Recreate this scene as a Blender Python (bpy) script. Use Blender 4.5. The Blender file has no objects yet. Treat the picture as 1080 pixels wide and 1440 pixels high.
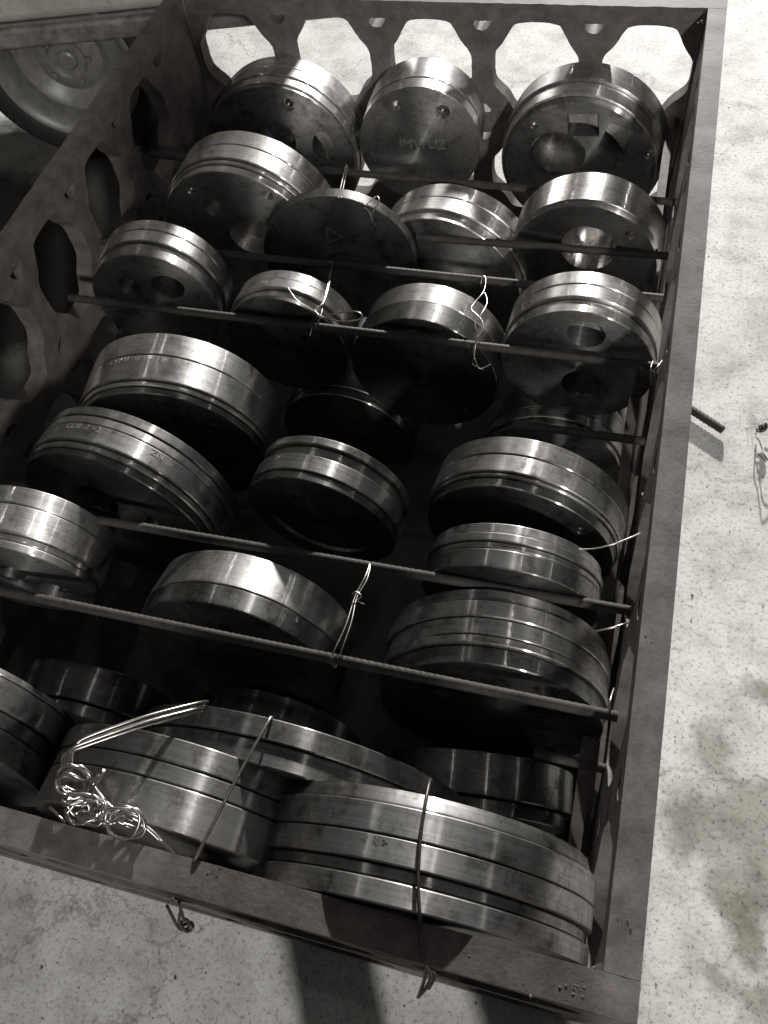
import bpy, bmesh, math, random
from mathutils import Vector, Matrix
random.seed(7)
SC = bpy.context.scene
COL = SC.collection
RIM = 0.6                      # height of the crate rim above the floor (metres)

# ------------------------------------------------------------------ camera
CAM = ((0.96251952, 0.15824978, -0.22025708),      # rows: world X, Y, Z in camera axes (right, down, forward)
       (0.2487566, -0.83868642, 0.4844845),
       (-0.10805706, -0.5211162, -0.84661773))
CPOS = Vector((0, 0, 1.0 + RIM))
FPX = 1165.0
cd = bpy.data.cameras.new('camera'); cam = bpy.data.objects.new('camera', cd); COL.objects.link(cam)
right = Vector([CAM[i][0] for i in range(3)]); down = Vector([CAM[i][1] for i in range(3)]); fwd = Vector([CAM[i][2] for i in range(3)])
mw = Matrix.Identity(4)
for i in range(3):
    mw[i][0] = right[i]; mw[i][1] = -down[i]; mw[i][2] = -fwd[i]; mw[i][3] = CPOS[i]
cam.matrix_world = mw
cd.sensor_fit = 'VERTICAL'; cd.sensor_height = 36.0; cd.lens = 36.0 * FPX / 1440.0
cd.clip_start = 0.02; cd.clip_end = 200
SC.camera = cam

# ------------------------------------------------------------------ world, lamps, exposure
w = bpy.data.worlds.new('World'); SC.world = w; w.use_nodes = True
bg = w.node_tree.nodes['Background']; bg.inputs[0].default_value = (1.0, 0.985, 0.965, 1); bg.inputs[1].default_value = 0.058
SC.view_settings.view_transform = 'Standard'; SC.view_settings.look = 'None'
SC.view_settings.exposure = 0.0; SC.view_settings.gamma = 1.0
def lamp(name, loc, target, size, watt, col=(1, .985, .96), shape='DISK', size_y=None):
    l = bpy.data.lights.new(name, 'AREA'); l.shape = shape; l.size = size; l.energy = watt; l.color = col
    if size_y: l.size_y = size_y
    o = bpy.data.objects.new(name, l); COL.objects.link(o)
    o.location = loc; o.rotation_euler = (Vector(target) - Vector(loc)).to_track_quat('-Z', 'Y').to_euler()
    return o
# a low floodlight behind the crate, one behind the photographer on the right, high bay lamps above
lamp('flood_lamp_rear', (-0.35, 13.5, 0.5 + 3.15), (-0.4, 1.0, 0.5), 0.36, 5300)
lamp('flood_lamp_front', (3.6, -6.3, 0.5 + 4.75), (-0.4, 0.9, 0.5), 0.5, 700)
for by, e in ((0.6, 5), (3.2, 8), (6.4, 13), (10.5, 20)):
    for bx in (-3.7, 0.9, 6.0):
        lamp('high_bay_lamp', (bx, by, 6.0), (bx, by, 0), 0.10, e)

# ------------------------------------------------------------------ materials
def mat(name):
    m = bpy.data.materials.new(name); m.use_nodes = True
    nt = m.node_tree; b = nt.nodes['Principled BSDF']
    return m, nt, b
def N(nt, t, **kw):
    n = nt.nodes.new(t)
    for k, v in kw.items():
        if k in n.inputs: n.inputs[k].default_value = v
        else: setattr(n, k, v)
    return n
def ramp(nt, src, p0, c0, p1, c1):
    r = nt.nodes.new('ShaderNodeValToRGB'); e = r.color_ramp.elements
    e[0].position = p0; e[0].color = c0 if len(c0) == 4 else (*c0, 1); e[1].position = p1; e[1].color = c1 if len(c1) == 4 else (*c1, 1)
    nt.links.new(src, r.inputs[0]); return r
def g(v, t=0.0): return (v * (1 + t), v, v * (1 - 1.2 * t), 1)

def steel(name, col, rough, aniso, dirt=.5):
    m, nt, b = mat(name); L = nt.links
    b.inputs['Metallic'].default_value = 1.0
    tc = N(nt, 'ShaderNodeTexCoord')
    oi = N(nt, 'ShaderNodeObjectInfo')
    off = N(nt, 'ShaderNodeVectorMath', operation='ADD'); L.new(tc.outputs['Object'], off.inputs[0]); L.new(oi.outputs['Location'], off.inputs[1])
    n1 = N(nt, 'ShaderNodeTexNoise', Scale=14.0, Detail=6.0, Roughness=.65); L.new(off.outputs[0], n1.inputs['Vector'])
    n2 = N(nt, 'ShaderNodeTexNoise', Scale=90.0, Detail=4.0, Roughness=.7); L.new(off.outputs[0], n2.inputs['Vector'])
    r1 = ramp(nt, n1.outputs[0], .35, g(col * (1 - dirt * .5), .03), .62, g(col, .015))
    r2 = ramp(nt, n2.outputs[0], .28, g(.45), .5, g(1.0))
    mx = N(nt, 'ShaderNodeMix', data_type='RGBA', blend_type='MULTIPLY'); mx.inputs[0].default_value = .55
    L.new(r1.outputs[0], mx.inputs[6]); L.new(r2.outputs[0], mx.inputs[7]); L.new(mx.outputs[2], b.inputs['Base Color'])
    rr = N(nt, 'ShaderNodeMapRange'); rr.inputs['From Min'].default_value = .3; rr.inputs['From Max'].default_value = .7
    rr.inputs['To Min'].default_value = rough * 1.6; rr.inputs['To Max'].default_value = rough * 1.2
    L.new(n1.outputs[0], rr.inputs['Value']); L.new(rr.outputs[0], b.inputs['Roughness'])
    # random tone for each turned part
    rnd = N(nt, 'ShaderNodeMapRange'); rnd.inputs['To Min'].default_value = .68; rnd.inputs['To Max'].default_value = 1.05; L.new(oi.outputs['Random'], rnd.inputs['Value'])
    tone = N(nt, 'ShaderNodeMix', data_type='RGBA', blend_type='MULTIPLY'); tone.inputs[0].default_value = 1.0
    L.new(mx.outputs[2], tone.inputs[6]); L.new(rnd.outputs[0], tone.inputs[7]); L.new(tone.outputs[2], b.inputs['Base Color'])
    b.inputs['Anisotropic'].default_value = aniso * .75; b.inputs['Anisotropic Rotation'].default_value = .25
    tg = N(nt, 'ShaderNodeTangent', direction_type='RADIAL', axis='Z'); L.new(tg.outputs[0], b.inputs['Tangent'])
    # a second, sharper lobe: crisp streaks of the lamps along each turned band
    b2 = N(nt, 'ShaderNodeBsdfAnisotropic', distribution='GGX', Roughness=rough * .55, Anisotropy=.74, Rotation=0.0)
    L.new(tone.outputs[2], b2.inputs['Color']); L.new(tg.outputs[0], b2.inputs['Tangent'])
    ms = N(nt, 'ShaderNodeMixShader'); ms.inputs[0].default_value = .45
    L.new(b.outputs[0], ms.inputs[1]); L.new(b2.outputs[0], ms.inputs[2]); L.new(ms.outputs[0], nt.nodes['Material Output'].inputs['Surface'])
    # ground flat faces are smoother and carry no sharp streak lobe
    sn = N(nt, 'ShaderNodeSeparateXYZ'); L.new(tc.outputs['Normal'], sn.inputs[0])
    ab = N(nt, 'ShaderNodeMath', operation='ABSOLUTE'); L.new(sn.outputs[2], ab.inputs[0])
    fl = N(nt, 'ShaderNodeMapRange'); fl.inputs['From Min'].default_value = .75; fl.inputs['From Max'].default_value = .95; L.new(ab.outputs[0], fl.inputs['Value'])
    lf = N(nt, 'ShaderNodeMapRange'); lf.inputs['To Min'].default_value = .45; lf.inputs['To Max'].default_value = .14; L.new(fl.outputs[0], lf.inputs['Value']); L.new(lf.outputs[0], ms.inputs[0])
    rf = N(nt, 'ShaderNodeMapRange'); rf.inputs['To Min'].default_value = 1.0; rf.inputs['To Max'].default_value = .85; L.new(fl.outputs[0], rf.inputs['Value'])
    rm = N(nt, 'ShaderNodeMath', operation='MULTIPLY'); L.new(rr.outputs[0], rm.inputs[0]); L.new(rf.outputs[0], rm.inputs[1]); L.new(rm.outputs[0], b.inputs['Roughness'])
    # turning marks: rings along the axis and the radius, plus fine dents
    sx = N(nt, 'ShaderNodeSeparateXYZ'); L.new(tc.outputs['Object'], sx.inputs[0])
    ln = N(nt, 'ShaderNodeVectorMath', operation='LENGTH')
    cx = N(nt, 'ShaderNodeCombineXYZ'); L.new(sx.outputs[0], cx.inputs[0]); L.new(sx.outputs[1], cx.inputs[1]); L.new(cx.outputs[0], ln.inputs[0])
    cy = N(nt, 'ShaderNodeCombineXYZ'); L.new(ln.outputs['Value'], cy.inputs[0]); L.new(sx.outputs[2], cy.inputs[1])
    n3 = N(nt, 'ShaderNodeTexNoise', Scale=700.0, Detail=3.0, Roughness=.8); L.new(cy.outputs[0], n3.inputs['Vector'])
    n4 = N(nt, 'ShaderNodeTexNoise', Scale=260.0, Detail=4.0, Roughness=.8); L.new(cy.outputs[0], n4.inputs['Vector'])
    r4 = ramp(nt, n4.outputs[0], .36, g(.62), .56, g(1.0))
    t2 = N(nt, 'ShaderNodeMix', data_type='RGBA', blend_type='MULTIPLY'); t2.inputs[0].default_value = .7
    L.new(tone.outputs[2], t2.inputs[6]); L.new(r4.outputs[0], t2.inputs[7])
    # grime and old rust in uneven patches
    n5 = N(nt, 'ShaderNodeTexNoise', Scale=26.0, Detail=9.0, Roughness=.75); L.new(off.outputs[0], n5.inputs['Vector'])
    r5 = ramp(nt, n5.outputs[0], .36, (.30, .27, .24, 1), .50, (1, 1, 1, 1))
    t3 = N(nt, 'ShaderNodeMix', data_type='RGBA', blend_type='MULTIPLY'); t3.inputs[0].default_value = min(1.0, dirt + .25)
    L.new(t2.outputs[2], t3.inputs[6]); L.new(r5.outputs[0], t3.inputs[7]); L.new(t3.outputs[2], b.inputs['Base Color']); L.new(t3.outputs[2], b2.inputs['Color'])
    bp = N(nt, 'ShaderNodeBump', Strength=.06, Distance=.0003); L.new(n3.outputs[0], bp.inputs['Height'])
    bp2 = N(nt, 'ShaderNodeBump', Strength=.12, Distance=.0006); L.new(n2.outputs[0], bp2.inputs['Height']); L.new(bp.outputs[0], bp2.inputs['Normal'])
    L.new(bp2.outputs[0], b.inputs['Normal']); L.new(bp.outputs[0], b2.inputs['Normal'])
    return m
STEEL = steel('turned_steel', .72, .34, .85, .35)
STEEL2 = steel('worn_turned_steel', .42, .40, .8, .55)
STEEL3 = steel('dark_steel', .24, .33, .7, .6)  # darker steel colour for disc faces and the lower layer
STEEL4 = steel('shade_dimmed_brushed_steel', .26, .42, .8, .45)  # colour dimmed to stand in for the shade over the front discs
POLISH = steel('polished_steel', .62, .20, .6, .3)

def rough_paint(name, c1, c2, rough, bump=.3, metal=0.0, scale=30.0, spec=.4):
    m, nt, b = mat(name); L = nt.links
    tc = N(nt, 'ShaderNodeTexCoord'); geo = N(nt, 'ShaderNodeNewGeometry')
    n1 = N(nt, 'ShaderNodeTexNoise', Scale=scale, Detail=8.0, Roughness=.7); L.new(geo.outputs['Position'], n1.inputs['Vector'])
    n2 = N(nt, 'ShaderNodeTexNoise', Scale=scale * 9, Detail=5.0, Roughness=.7); L.new(geo.outputs['Position'], n2.inputs['Vector'])
    r1 = ramp(nt, n1.outputs[0], .34, c1, .66, c2)
    r2 = ramp(nt, n2.outputs[0], .25, (.55, .55, .55, 1), .5, (1, 1, 1, 1))
    mx = N(nt, 'ShaderNodeMix', data_type='RGBA', blend_type='MULTIPLY'); mx.inputs[0].default_value = .6
    L.new(r1.outputs[0], mx.inputs[6]); L.new(r2.outputs[0], mx.inputs[7]); L.new(mx.outputs[2], b.inputs['Base Color'])
    b.inputs['Roughness'].default_value = rough; b.inputs['Metallic'].default_value = metal
    b.inputs['Specular IOR Level'].default_value = spec
    ad = N(nt, 'ShaderNodeMath', operation='ADD'); L.new(n1.outputs[0], ad.inputs[0]); L.new(n2.outputs[0], ad.inputs[1])
    bp = N(nt, 'ShaderNodeBump', Strength=bump, Distance=.002); L.new(ad.outputs[0], bp.inputs['Height']); L.new(bp.outputs[0], b.inputs['Normal'])
    return m
CRATE = rough_paint('scaled_plate_steel', (.058, .051, .048, 1), (.122, .108, .102, 1), .7, .28, 0.0, 22, .18)
REBAR = rough_paint('dull_rebar_steel', (.020, .018, .017, 1), (.045, .041, .038, 1), .72, .3, .1, 60, .25)
BASEM = rough_paint('shade_toned_base_plate', (.018, .016, .015, 1), (.035, .031, .029, 1), .6, .3)  # near-black colour paints the crate's deep interior shade onto its bottom
GRITM = rough_paint('dark_grit', (.03, .028, .026, 1), (.16, .15, .135, 1), .8, .2, 0, 400)
WIRE = rough_paint('bright_tie_wire', (.30, .29, .27, 1), (.48, .465, .44, 1), .34, .05, 1.0, 80)
WIRED = rough_paint('dark_tie_wire', (.05, .045, .04, 1), (.11, .10, .09, 1), .45, .05, .8, 80)
MARK = rough_paint('stamped_steel', (.17, .165, .16, 1), (.38, .37, .36, 1), .5, .3, 1.0, 500)
RUBBER = rough_paint('black_rubber', (.009, .009, .009, 1), (.018, .0175, .017, 1), .75, .2)
WHEELP = rough_paint('dusty_rim_paint', (.095, .09, .084, 1), (.15, .144, .132, 1), .4, .1)
BODYP = rough_paint('pale_dusty_paint', (.27, .255, .225, 1), (.36, .345, .305, 1), .38, .05, 0, 6)
LIPP = rough_paint('scuffed_sill_paint', (.07, .065, .058, 1), (.20, .185, .165, 1), .5, .3, 0, 18)

def concrete():
    m, nt, b = mat('stained_concrete'); L = nt.links
    geo = N(nt, 'ShaderNodeNewGeometry'); P = geo.outputs['Position']
    def noise(s, d=6.0, r=.65, vec=P):
        n = N(nt, 'ShaderNodeTexNoise', Scale=s, Detail=d, Roughness=r); L.new(vec, n.inputs['Vector']); return n.outputs[0]
    big = noise(1.6); mid = noise(9.0, 8.0, .7); fine = noise(120.0, 4.0, .75)
    base = ramp(nt, big, .35, (.43, .422, .402, 1), .65, (.59, .582, .562, 1))
    def mul(a, bsock, fac):
        mx = N(nt, 'ShaderNodeMix', data_type='RGBA', blend_type='MULTIPLY'); mx.inputs[0].default_value = fac
        L.new(a, mx.inputs[6]); L.new(bsock, mx.inputs[7]); return mx.outputs[2]
    c = mul(base.outputs[0], ramp(nt, mid, .30, (.50, .49, .47, 1), .56, (1, 1, 1, 1)).outputs[0], .8)
    c = mul(c, ramp(nt, fine, .34, (.30, .29, .28, 1), .47, (1, 1, 1, 1)).outputs[0], .75)
    # scattered dark specks and pits
    for sc, lo, hi in ((38.0, .05, .13), (95.0, .07, .17), (17.0, .03, .075), (210.0, .10, .25)):
        v = N(nt, 'ShaderNodeTexVoronoi', Scale=sc); L.new(P, v.inputs['Vector'])
        msk = noise(sc * .23, 3.0)
        sp = ramp(nt, v.outputs['Distance'], lo, (.22, .21, .19, 1), hi, (1, 1, 1, 1))
        lm = ramp(nt, msk, .46, (1, 1, 1, 1), .60, (0, 0, 0, 1))
        sc2 = N(nt, 'ShaderNodeMix', data_type='RGBA', blend_type='LIGHTEN'); sc2.inputs[0].default_value = 1.0
        L.new(sp.outputs[0], sc2.inputs[6]); L.new(lm.outputs[0], sc2.inputs[7])
        c = mul(c, sc2.outputs[2], .62)
    # damp and oily blotches with ragged edges
    wob = N(nt, 'ShaderNodeTexNoise', Scale=11.0, Detail=6.0, Roughness=.65); L.new(P, wob.inputs['Vector'])
    sub = N(nt, 'ShaderNodeVectorMath', operation='SUBTRACT'); sub.inputs[1].default_value = (.5, .5, .5); L.new(wob.outputs['Color'], sub.inputs[0])
    scl = N(nt, 'ShaderNodeVectorMath', operation='SCALE'); scl.inputs['Scale'].default_value = .16; L.new(sub.outputs[0], scl.inputs[0])
    wp = N(nt, 'ShaderNodeVectorMath', operation='ADD'); L.new(P, wp.inputs[0]); L.new(scl.outputs[0], wp.inputs[1])
    for (sx, sy, r) in STAINS:
        d = N(nt, 'ShaderNodeVectorMath', operation='DISTANCE'); d.inputs[1].default_value = (sx, sy, 0); L.new(wp.outputs[0], d.inputs[0])
        st = ramp(nt, d.outputs['Value'], r * .5, (.50, .495, .45, 1), r * 1.05, (1, 1, 1, 1))
        c = mul(c, st.outputs[0], .9)
    # sooty smudges
    sm = ramp(nt, noise(22.0, 9.0, .8), .30, (.42, .41, .39, 1), .43, (1, 1, 1, 1)); c = mul(c, sm.outputs[0], .75)
    # wide darkening painted into the floor colour left of the crate
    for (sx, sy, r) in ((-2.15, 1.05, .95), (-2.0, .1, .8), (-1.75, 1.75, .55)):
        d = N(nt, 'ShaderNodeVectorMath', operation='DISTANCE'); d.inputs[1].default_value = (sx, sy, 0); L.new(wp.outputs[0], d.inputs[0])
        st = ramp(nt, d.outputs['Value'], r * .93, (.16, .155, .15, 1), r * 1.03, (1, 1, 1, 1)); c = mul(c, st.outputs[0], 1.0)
    # hairline cracks
    vc = N(nt, 'ShaderNodeTexVoronoi', feature='DISTANCE_TO_EDGE', Scale=1.5); L.new(wp.outputs[0], vc.inputs['Vector'])
    ck = ramp(nt, vc.outputs['Distance'], .0015, (.38, .37, .35, 1), .006, (1, 1, 1, 1))
    c = mul(c, ck.outputs[0], .6)
    L.new(c, b.inputs['Base Color'])
    b.inputs['Roughness'].default_value = .8; b.inputs['Specular IOR Level'].default_value = .25
    ad = N(nt, 'ShaderNodeMath', operation='ADD'); L.new(mid, ad.inputs[0]); L.new(fine, ad.inputs[1])
    bp = N(nt, 'ShaderNodeBump', Strength=.14, Distance=.004); L.new(ad.outputs[0], bp.inputs['Height']); L.new(bp.outputs[0], b.inputs['Normal'])
    return m

# ------------------------------------------------------------------ helpers
def at(px, py, zrel):
    """point of the place seen at photo pixel (px,py) at height zrel above the crate rim"""
    d = Vector((px - 540.0, py - 720.0, FPX)); r = Vector([sum(CAM[i][j] * d[j] for j in range(3)) for i in range(3)])
    t = (zrel - 1.0) / r.z
    return CPOS + r * t
def tag(o, label=None, cat=None, group=None, kind=None):
    if label: o['label'] = label
    if cat: o['category'] = cat
    if group: o['group'] = group
    if kind: o['kind'] = kind
    return o
def link(name, me, m, parent=None):
    o = bpy.data.objects.new(name, me); COL.objects.link(o)
    if m: me.materials.append(m)
    if parent: o.parent = parent
    return o
def empty(name, loc, rot=None):
    o = bpy.data.objects.new(name, None); COL.objects.link(o); o.location = loc; o.empty_display_size = .05
    if rot: o.rotation_euler = rot
    return o
def finish(bm, name, ang=32):
    bmesh.ops.recalc_face_normals(bm, faces=bm.faces)
    me = bpy.data.meshes.new(name); bm.to_mesh(me); bm.free()
    for p in me.polygons: p.use_smooth = True
    me.set_sharp_from_angle(angle=math.radians(ang))
    return me
def box_bm(bm, lo, hi):
    vs = [bm.verts.new((x, y, z)) for z in (lo[2], hi[2]) for y in (lo[1], hi[1]) for x in (lo[0], hi[0])]
    for f in ((0, 2, 3, 1), (4, 5, 7, 6), (0, 1, 5, 4), (2, 6, 7, 3), (0, 4, 6, 2), (1, 3, 7, 5)):
        bm.faces.new([vs[i] for i in f])
    return vs
def tube_bm(bm, pts, rad, sides=8, closed_ends=True):
    pts = [Vector(p) for p in pts]; n = len(pts)
    rads = rad if isinstance(rad, (list, tuple)) else [rad] * n
    t = (pts[1] - pts[0]).normalized(); a = t.orthogonal().normalized(); rings = []
    for i, p in enumerate(pts):
        t2 = (pts[min(i + 1, n - 1)] - pts[max(i - 1, 0)])
        t2 = t2.normalized() if t2.length > 1e-9 else t
        a = t.rotation_difference(t2) @ a; a = (a - t2 * a.dot(t2)).normalized(); bb = t2.cross(a); t = t2
        rings.append([bm.verts.new(p + (a * math.cos(k * 2 * math.pi / sides) + bb * math.sin(k * 2 * math.pi / sides)) * rads[i]) for k in range(sides)])
    for r0, r1 in zip(rings, rings[1:]):
        for k in range(sides): bm.faces.new((r0[k], r0[(k + 1) % sides], r1[(k + 1) % sides], r1[k]))
    if closed_ends:
        bm.faces.new(rings[0][::-1]); bm.faces.new(rings[-1])
def smooth_path(ctrl, per=8):
    c = [Vector(p) for p in ctrl]; out = []
    for i in range(len(c) - 1):
        p0 = c[max(i - 1, 0)]; p1 = c[i]; p2 = c[i + 1]; p3 = c[min(i + 2, len(c) - 1)]
        for k in range(per):
            s = k / per
            out.append(.5 * ((2 * p1) + (p2 - p0) * s + (2 * p0 - 5 * p1 + 4 * p2 - p3) * s * s + (3 * p1 - p0 - 3 * p2 + p3) * s ** 3))
    out.append(c[-1]); return out
def lathe_bm(prof, seg=128):
    """closed solid of revolution round local Z; prof = [(z, r)...], r = 0 ends are capped"""
    bm = bmesh.new(); rings = []
    for z, r in prof:
        if r < 1e-6: rings.append([bm.verts.new((0, 0, z))])
        else: rings.append([bm.verts.new((r * math.cos(2 * math.pi * k / seg), r * math.sin(2 * math.pi * k / seg), z)) for k in range(seg)])
    for a, b in zip(rings, rings[1:]):
        for k in range(seg):
            k2 = (k + 1) % seg
            if len(a) == 1 and len(b) == 1: continue
            if len(a) == 1: bm.faces.new((a[0], b[k], b[k2]))
            elif len(b) == 1: bm.faces.new((a[k], b[0], a[k2]))
            else: bm.faces.new((a[k], b[k], b[k2], a[k2]))
    return bm
def ring_bm(prof, seg=128):
    """closed loop profile (an annulus)"""
    bm = bmesh.new()
    rings = [[bm.verts.new((r * math.cos(2 * math.pi * k / seg), r * math.sin(2 * math.pi * k / seg), z)) for k in range(seg)] for z, r in prof]
    for i in range(len(rings)):
        a = rings[i]; b = rings[(i + 1) % len(rings)]
        for k in range(seg): bm.faces.new((a[k], b[k], b[(k + 1) % seg], a[(k + 1) % seg]))
    return bm
def boolean_cut(me, cut_bm):
    a = bpy.data.objects.new('cut_target', me); COL.objects.link(a)
    cme = finish(cut_bm, 'cutter'); c = bpy.data.objects.new('cutter', cme); COL.objects.link(c)
    md = a.modifiers.new('b', 'BOOLEAN'); md.operation = 'DIFFERENCE'; md.object = c; md.solver = 'EXACT'
    dg = bpy.context.evaluated_depsgraph_get(); dg.update()
    res = bpy.data.meshes.new_from_object(a.evaluated_get(dg), depsgraph=dg)
    bpy.data.objects.remove(a); bpy.data.objects.remove(c); bpy.data.meshes.remove(cme)
    for p in res.polygons: p.use_smooth = True
    res.set_sharp_from_angle(angle=math.radians(32))
    return res

# ------------------------------------------------------------------ floor
STAINS = []
for px, py, r in ((1000, 1062, .05), (985, 1165, .065), (1062, 1135, .06), (1050, 1262, .06), (1040, 1300, .045), (1075, 985, .04), (1068, 1205, .04), (1020, 1385, .035), (1075, 1410, .05)):
    p = at(px, py, -.6); STAINS.append((p.x, p.y, r * 1.25))
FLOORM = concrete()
bm = bmesh.new(); S = 30
for a in ((-S, -S), (S, -S), (S, S), (-S, S)): bm.verts.new((a[0], a[1], 0))
bm.faces.new(bm.verts)
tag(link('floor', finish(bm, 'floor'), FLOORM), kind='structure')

bm = bmesh.new()
rg = random.Random(3)
for i in range(620):
    if rg.random() < .7: x, y = rg.uniform(.16, 1.1), rg.uniform(-.3, 3.2)
    else: x, y = rg.uniform(-1.3, .3), rg.uniform(-.45, .02)
    if rg.random() < .5: x, y = x + .06 * math.sin(i * 7.1), y + .06 * math.cos(i * 3.3)
    if x < .15 and y > .026: continue
    r = rg.uniform(.0007, .0021) * (1.7 if rg.random() < .08 else 1)
    m_ = Matrix.Translation((x, y, r * .4)) @ Matrix.Rotation(rg.uniform(0, 6), 4, 'Z') @ Matrix.Diagonal((r, r * rg.uniform(.5, 1), r * .6, 1))
    bmesh.ops.create_icosphere(bm, subdivisions=1, radius=1, matrix=m_)
for v in bm.verts: v.co += Vector((rg.uniform(-1, 1), rg.uniform(-1, 1), rg.uniform(-1, 1))) * .00025
tag(link('grit', finish(bm, 'grit', 20), GRITM), kind='stuff')

# ------------------------------------------------------------------ the crate
XL0, XL1 = -1.160, -1.121
XR0, XR1 = 0.105, 0.143
YF0, YF1 = 0.034, 0.073
YB0, YB1 = 1.910, 1.949
HW = .6
def wob(pts, amp, n=3):
    """subdivide a closed outline and roughen it like a torch cut"""
    out = []
    for i, p in enumerate(pts):
        q = pts[(i + 1) % len(pts)]
        for k in range(n):
            s = k / n; out.append((p[0] + (q[0] - p[0]) * s + random.uniform(-amp, amp), p[1] + (q[1] - p[1]) * s + random.uniform(-amp, amp)))
    return out
def octagon(c, top):
    pts = [(-.046, -.0), (.046, 0), (.060, -.018), (.076, -.048), (.099, -.074), (.1005, -.100), (.1005, -.146), (.085, -.165), (.066, -.180), (.052, -.205), (.040, -.222), (-.040, -.222),
           (-.052, -.205), (-.066, -.180), (-.085, -.165), (-.1005, -.146), (-.1005, -.100), (-.099, -.074), (-.076, -.048), (-.060, -.018)]
    pts = [(c + x, top + z) for x, z in pts]
    for _ in range(2):          # cut the corners round
        pts = [q for i, p in enumerate(pts) for n_ in (pts[(i + 1) % len(pts)],) for q in ((.75 * p[0] + .25 * n_[0], .75 * p[1] + .25 * n_[1]), (.25 * p[0] + .75 * n_[0], .25 * p[1] + .75 * n_[1]))]
    return [(x + random.uniform(-.0006, .0006), z + random.uniform(-.0006, .0006)) for x, z in pts]
def notch(c, top, flip=1):
    pts = [(-.022, 0), (.022, 0), (.020, -.009 * flip), (.011, -.019 * flip), (0, -.022 * flip), (-.011, -.019 * flip), (-.020, -.009 * flip)]
    return wob([(c + x, top + z) for x, z in pts], .0007, 2)
def panel(name, s0, s1, centers, place, thick, parent, kx=1.0):
    """plate with cut-outs drawn in (s, z), extruded by thick; place maps (s, z, t) to the world"""
    bm = bmesh.new(); edges = []
    def loop(pts):
        vs = [bm.verts.new((x, z, 0)) for x, z in pts]
        edges.extend(bm.edges.new((vs[i], vs[(i + 1) % len(vs)])) for i in range(len(vs)))
    nn = 70; outer = [(s0 + (s1 - s0) * i / nn, (random.uniform(-.0011, .0006) if 0 < i < nn else 0)) for i in range(nn + 1)] + [(s1, -HW + .004), (s0, -HW + .004)]
    loop(outer)
    for i, c in enumerate(centers):
        for top in (-.040, -.318):
            o = octagon(0, top); loop([(c + x * kx, z) for x, z in o if True])
    half = (centers[1] - centers[0]) / 2
    for c in [centers[0] - half] + [c + half for c in centers]:
        if s0 + .03 < c < s1 - .03:
            loop(notch(c, -.040)); loop(notch(c, -.262, -1)); loop(notch(c, -.318))
    res = bmesh.ops.triangle_fill(bm, edges=edges, use_beauty=True, use_dissolve=False)
    faces = [f for f in bm.faces]
    # drop faces inside the holes
    ext = bmesh.ops.extrude_face_region(bm, geom=faces)
    for v in [e for e in ext['geom'] if isinstance(e, bmesh.types.BMVert)]: v.co.z = thick
    for v in bm.verts:
        x, z, t = v.co; v.co = place(x, z, t)
    for v in bm.verts: v.co.z += 0.0
    o = link(name, finish(bm, name, 40), CRATE, parent)
    bv = o.modifiers.new('edge', 'BEVEL'); bv.width = .0022; bv.segments = 2; bv.limit_method = 'ANGLE'; bv.angle_limit = math.radians(60)
    return o
crate = empty('steel_crate', ((XL0 + XR1) / 2, (YF0 + YB1) / 2, 0))
tag(crate, 'open steel crate with cut-out plate walls holding the machined discs', 'crate')
ox, oy = crate.location.x, crate.location.y
cx_ = [-1.0075, -.756, -.5045, -.253, -.0015]
cy_ = [.16, .40, .64, .88, 1.12, 1.36, 1.60, 1.84 - .03]
panel('end_panel', XL0, XR1, cx_, lambda s, z, t: (s - ox, YF0 + t - oy, RIM + z), YF1 - YF0, crate)
panel('end_panel', XL0, XR1, cx_, lambda s, z, t: (s - ox, YB0 + t - oy, RIM + z), YB1 - YB0, crate)
panel('side_panel', YF1 + .0005, YB0 - .0005, cy_[:-1], lambda s, z, t: (XL0 + t - ox, s - oy, RIM + z), XL1 - XL0, crate, .92)
panel('side_panel', YF1 + .0005, YB0 - .0005, cy_[:-1], lambda s, z, t: (XR0 + t - ox, s - oy, RIM + z), XR1 - XR0, crate, .92)
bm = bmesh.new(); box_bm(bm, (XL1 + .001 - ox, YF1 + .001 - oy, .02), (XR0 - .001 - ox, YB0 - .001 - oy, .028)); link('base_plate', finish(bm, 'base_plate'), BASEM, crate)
for xx, zz in ((XR0 - .012, .20), (XL1 + .012, .20), (XR0 - .030, .335)):
    bm = bmesh.new(); box_bm(bm, (xx - .009 - ox, YF1 + .002 - oy, zz), (xx + .009 - ox, YB0 - .002 - oy, zz + .016)); link('runner_bar', finish(bm, 'runner_bar'), CRATE, crate)
# weld beads down the inside corners
for xx, yy in ((XR0 - .002, YF1 + .002), (XL1 + .002, YF1 + .002), (XR0 - .002, YB0 - .002), (XL1 + .002, YB0 - .002)):
    bm = bmesh.new(); pts = [(xx - ox, yy - oy, RIM - .004 - k * .012) for k in range(46)]
    tube_bm(bm, pts, [.005 + random.uniform(-.0012, .0015) for _ in pts], 8); link('weld_bead', finish(bm, 'weld_bead', 80), CRATE, crate)

# weld lumps and spatter on the top edges
rw = random.Random(11)
for px, py, k in ((812, 1384, 9), (806, 1398, 6), (655, 1352, 4), (745, 1395, 4), (885, 1300, 5), (240, 1262, 5), (985, 30, 6), (250, 20, 5), (960, 420, 3), (915, 900, 3), (300, 1230, 3)):
    c = at(px, py, 0); bm = bmesh.new()
    for i in range(k):
        r = rw.uniform(.0006, .0019)
        m_ = Matrix.Translation((c.x + rw.gauss(0, .005) - ox, c.y + rw.gauss(0, .005) - oy, RIM)) @ Matrix.Diagonal((r, r * rw.uniform(.6, 1.3), r * .4, 1))
        bmesh.ops.create_icosphere(bm, subdivisions=2, radius=1, matrix=m_)
    link('weld_spatter', finish(bm, 'weld_spatter', 60), CRATE, crate)

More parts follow.
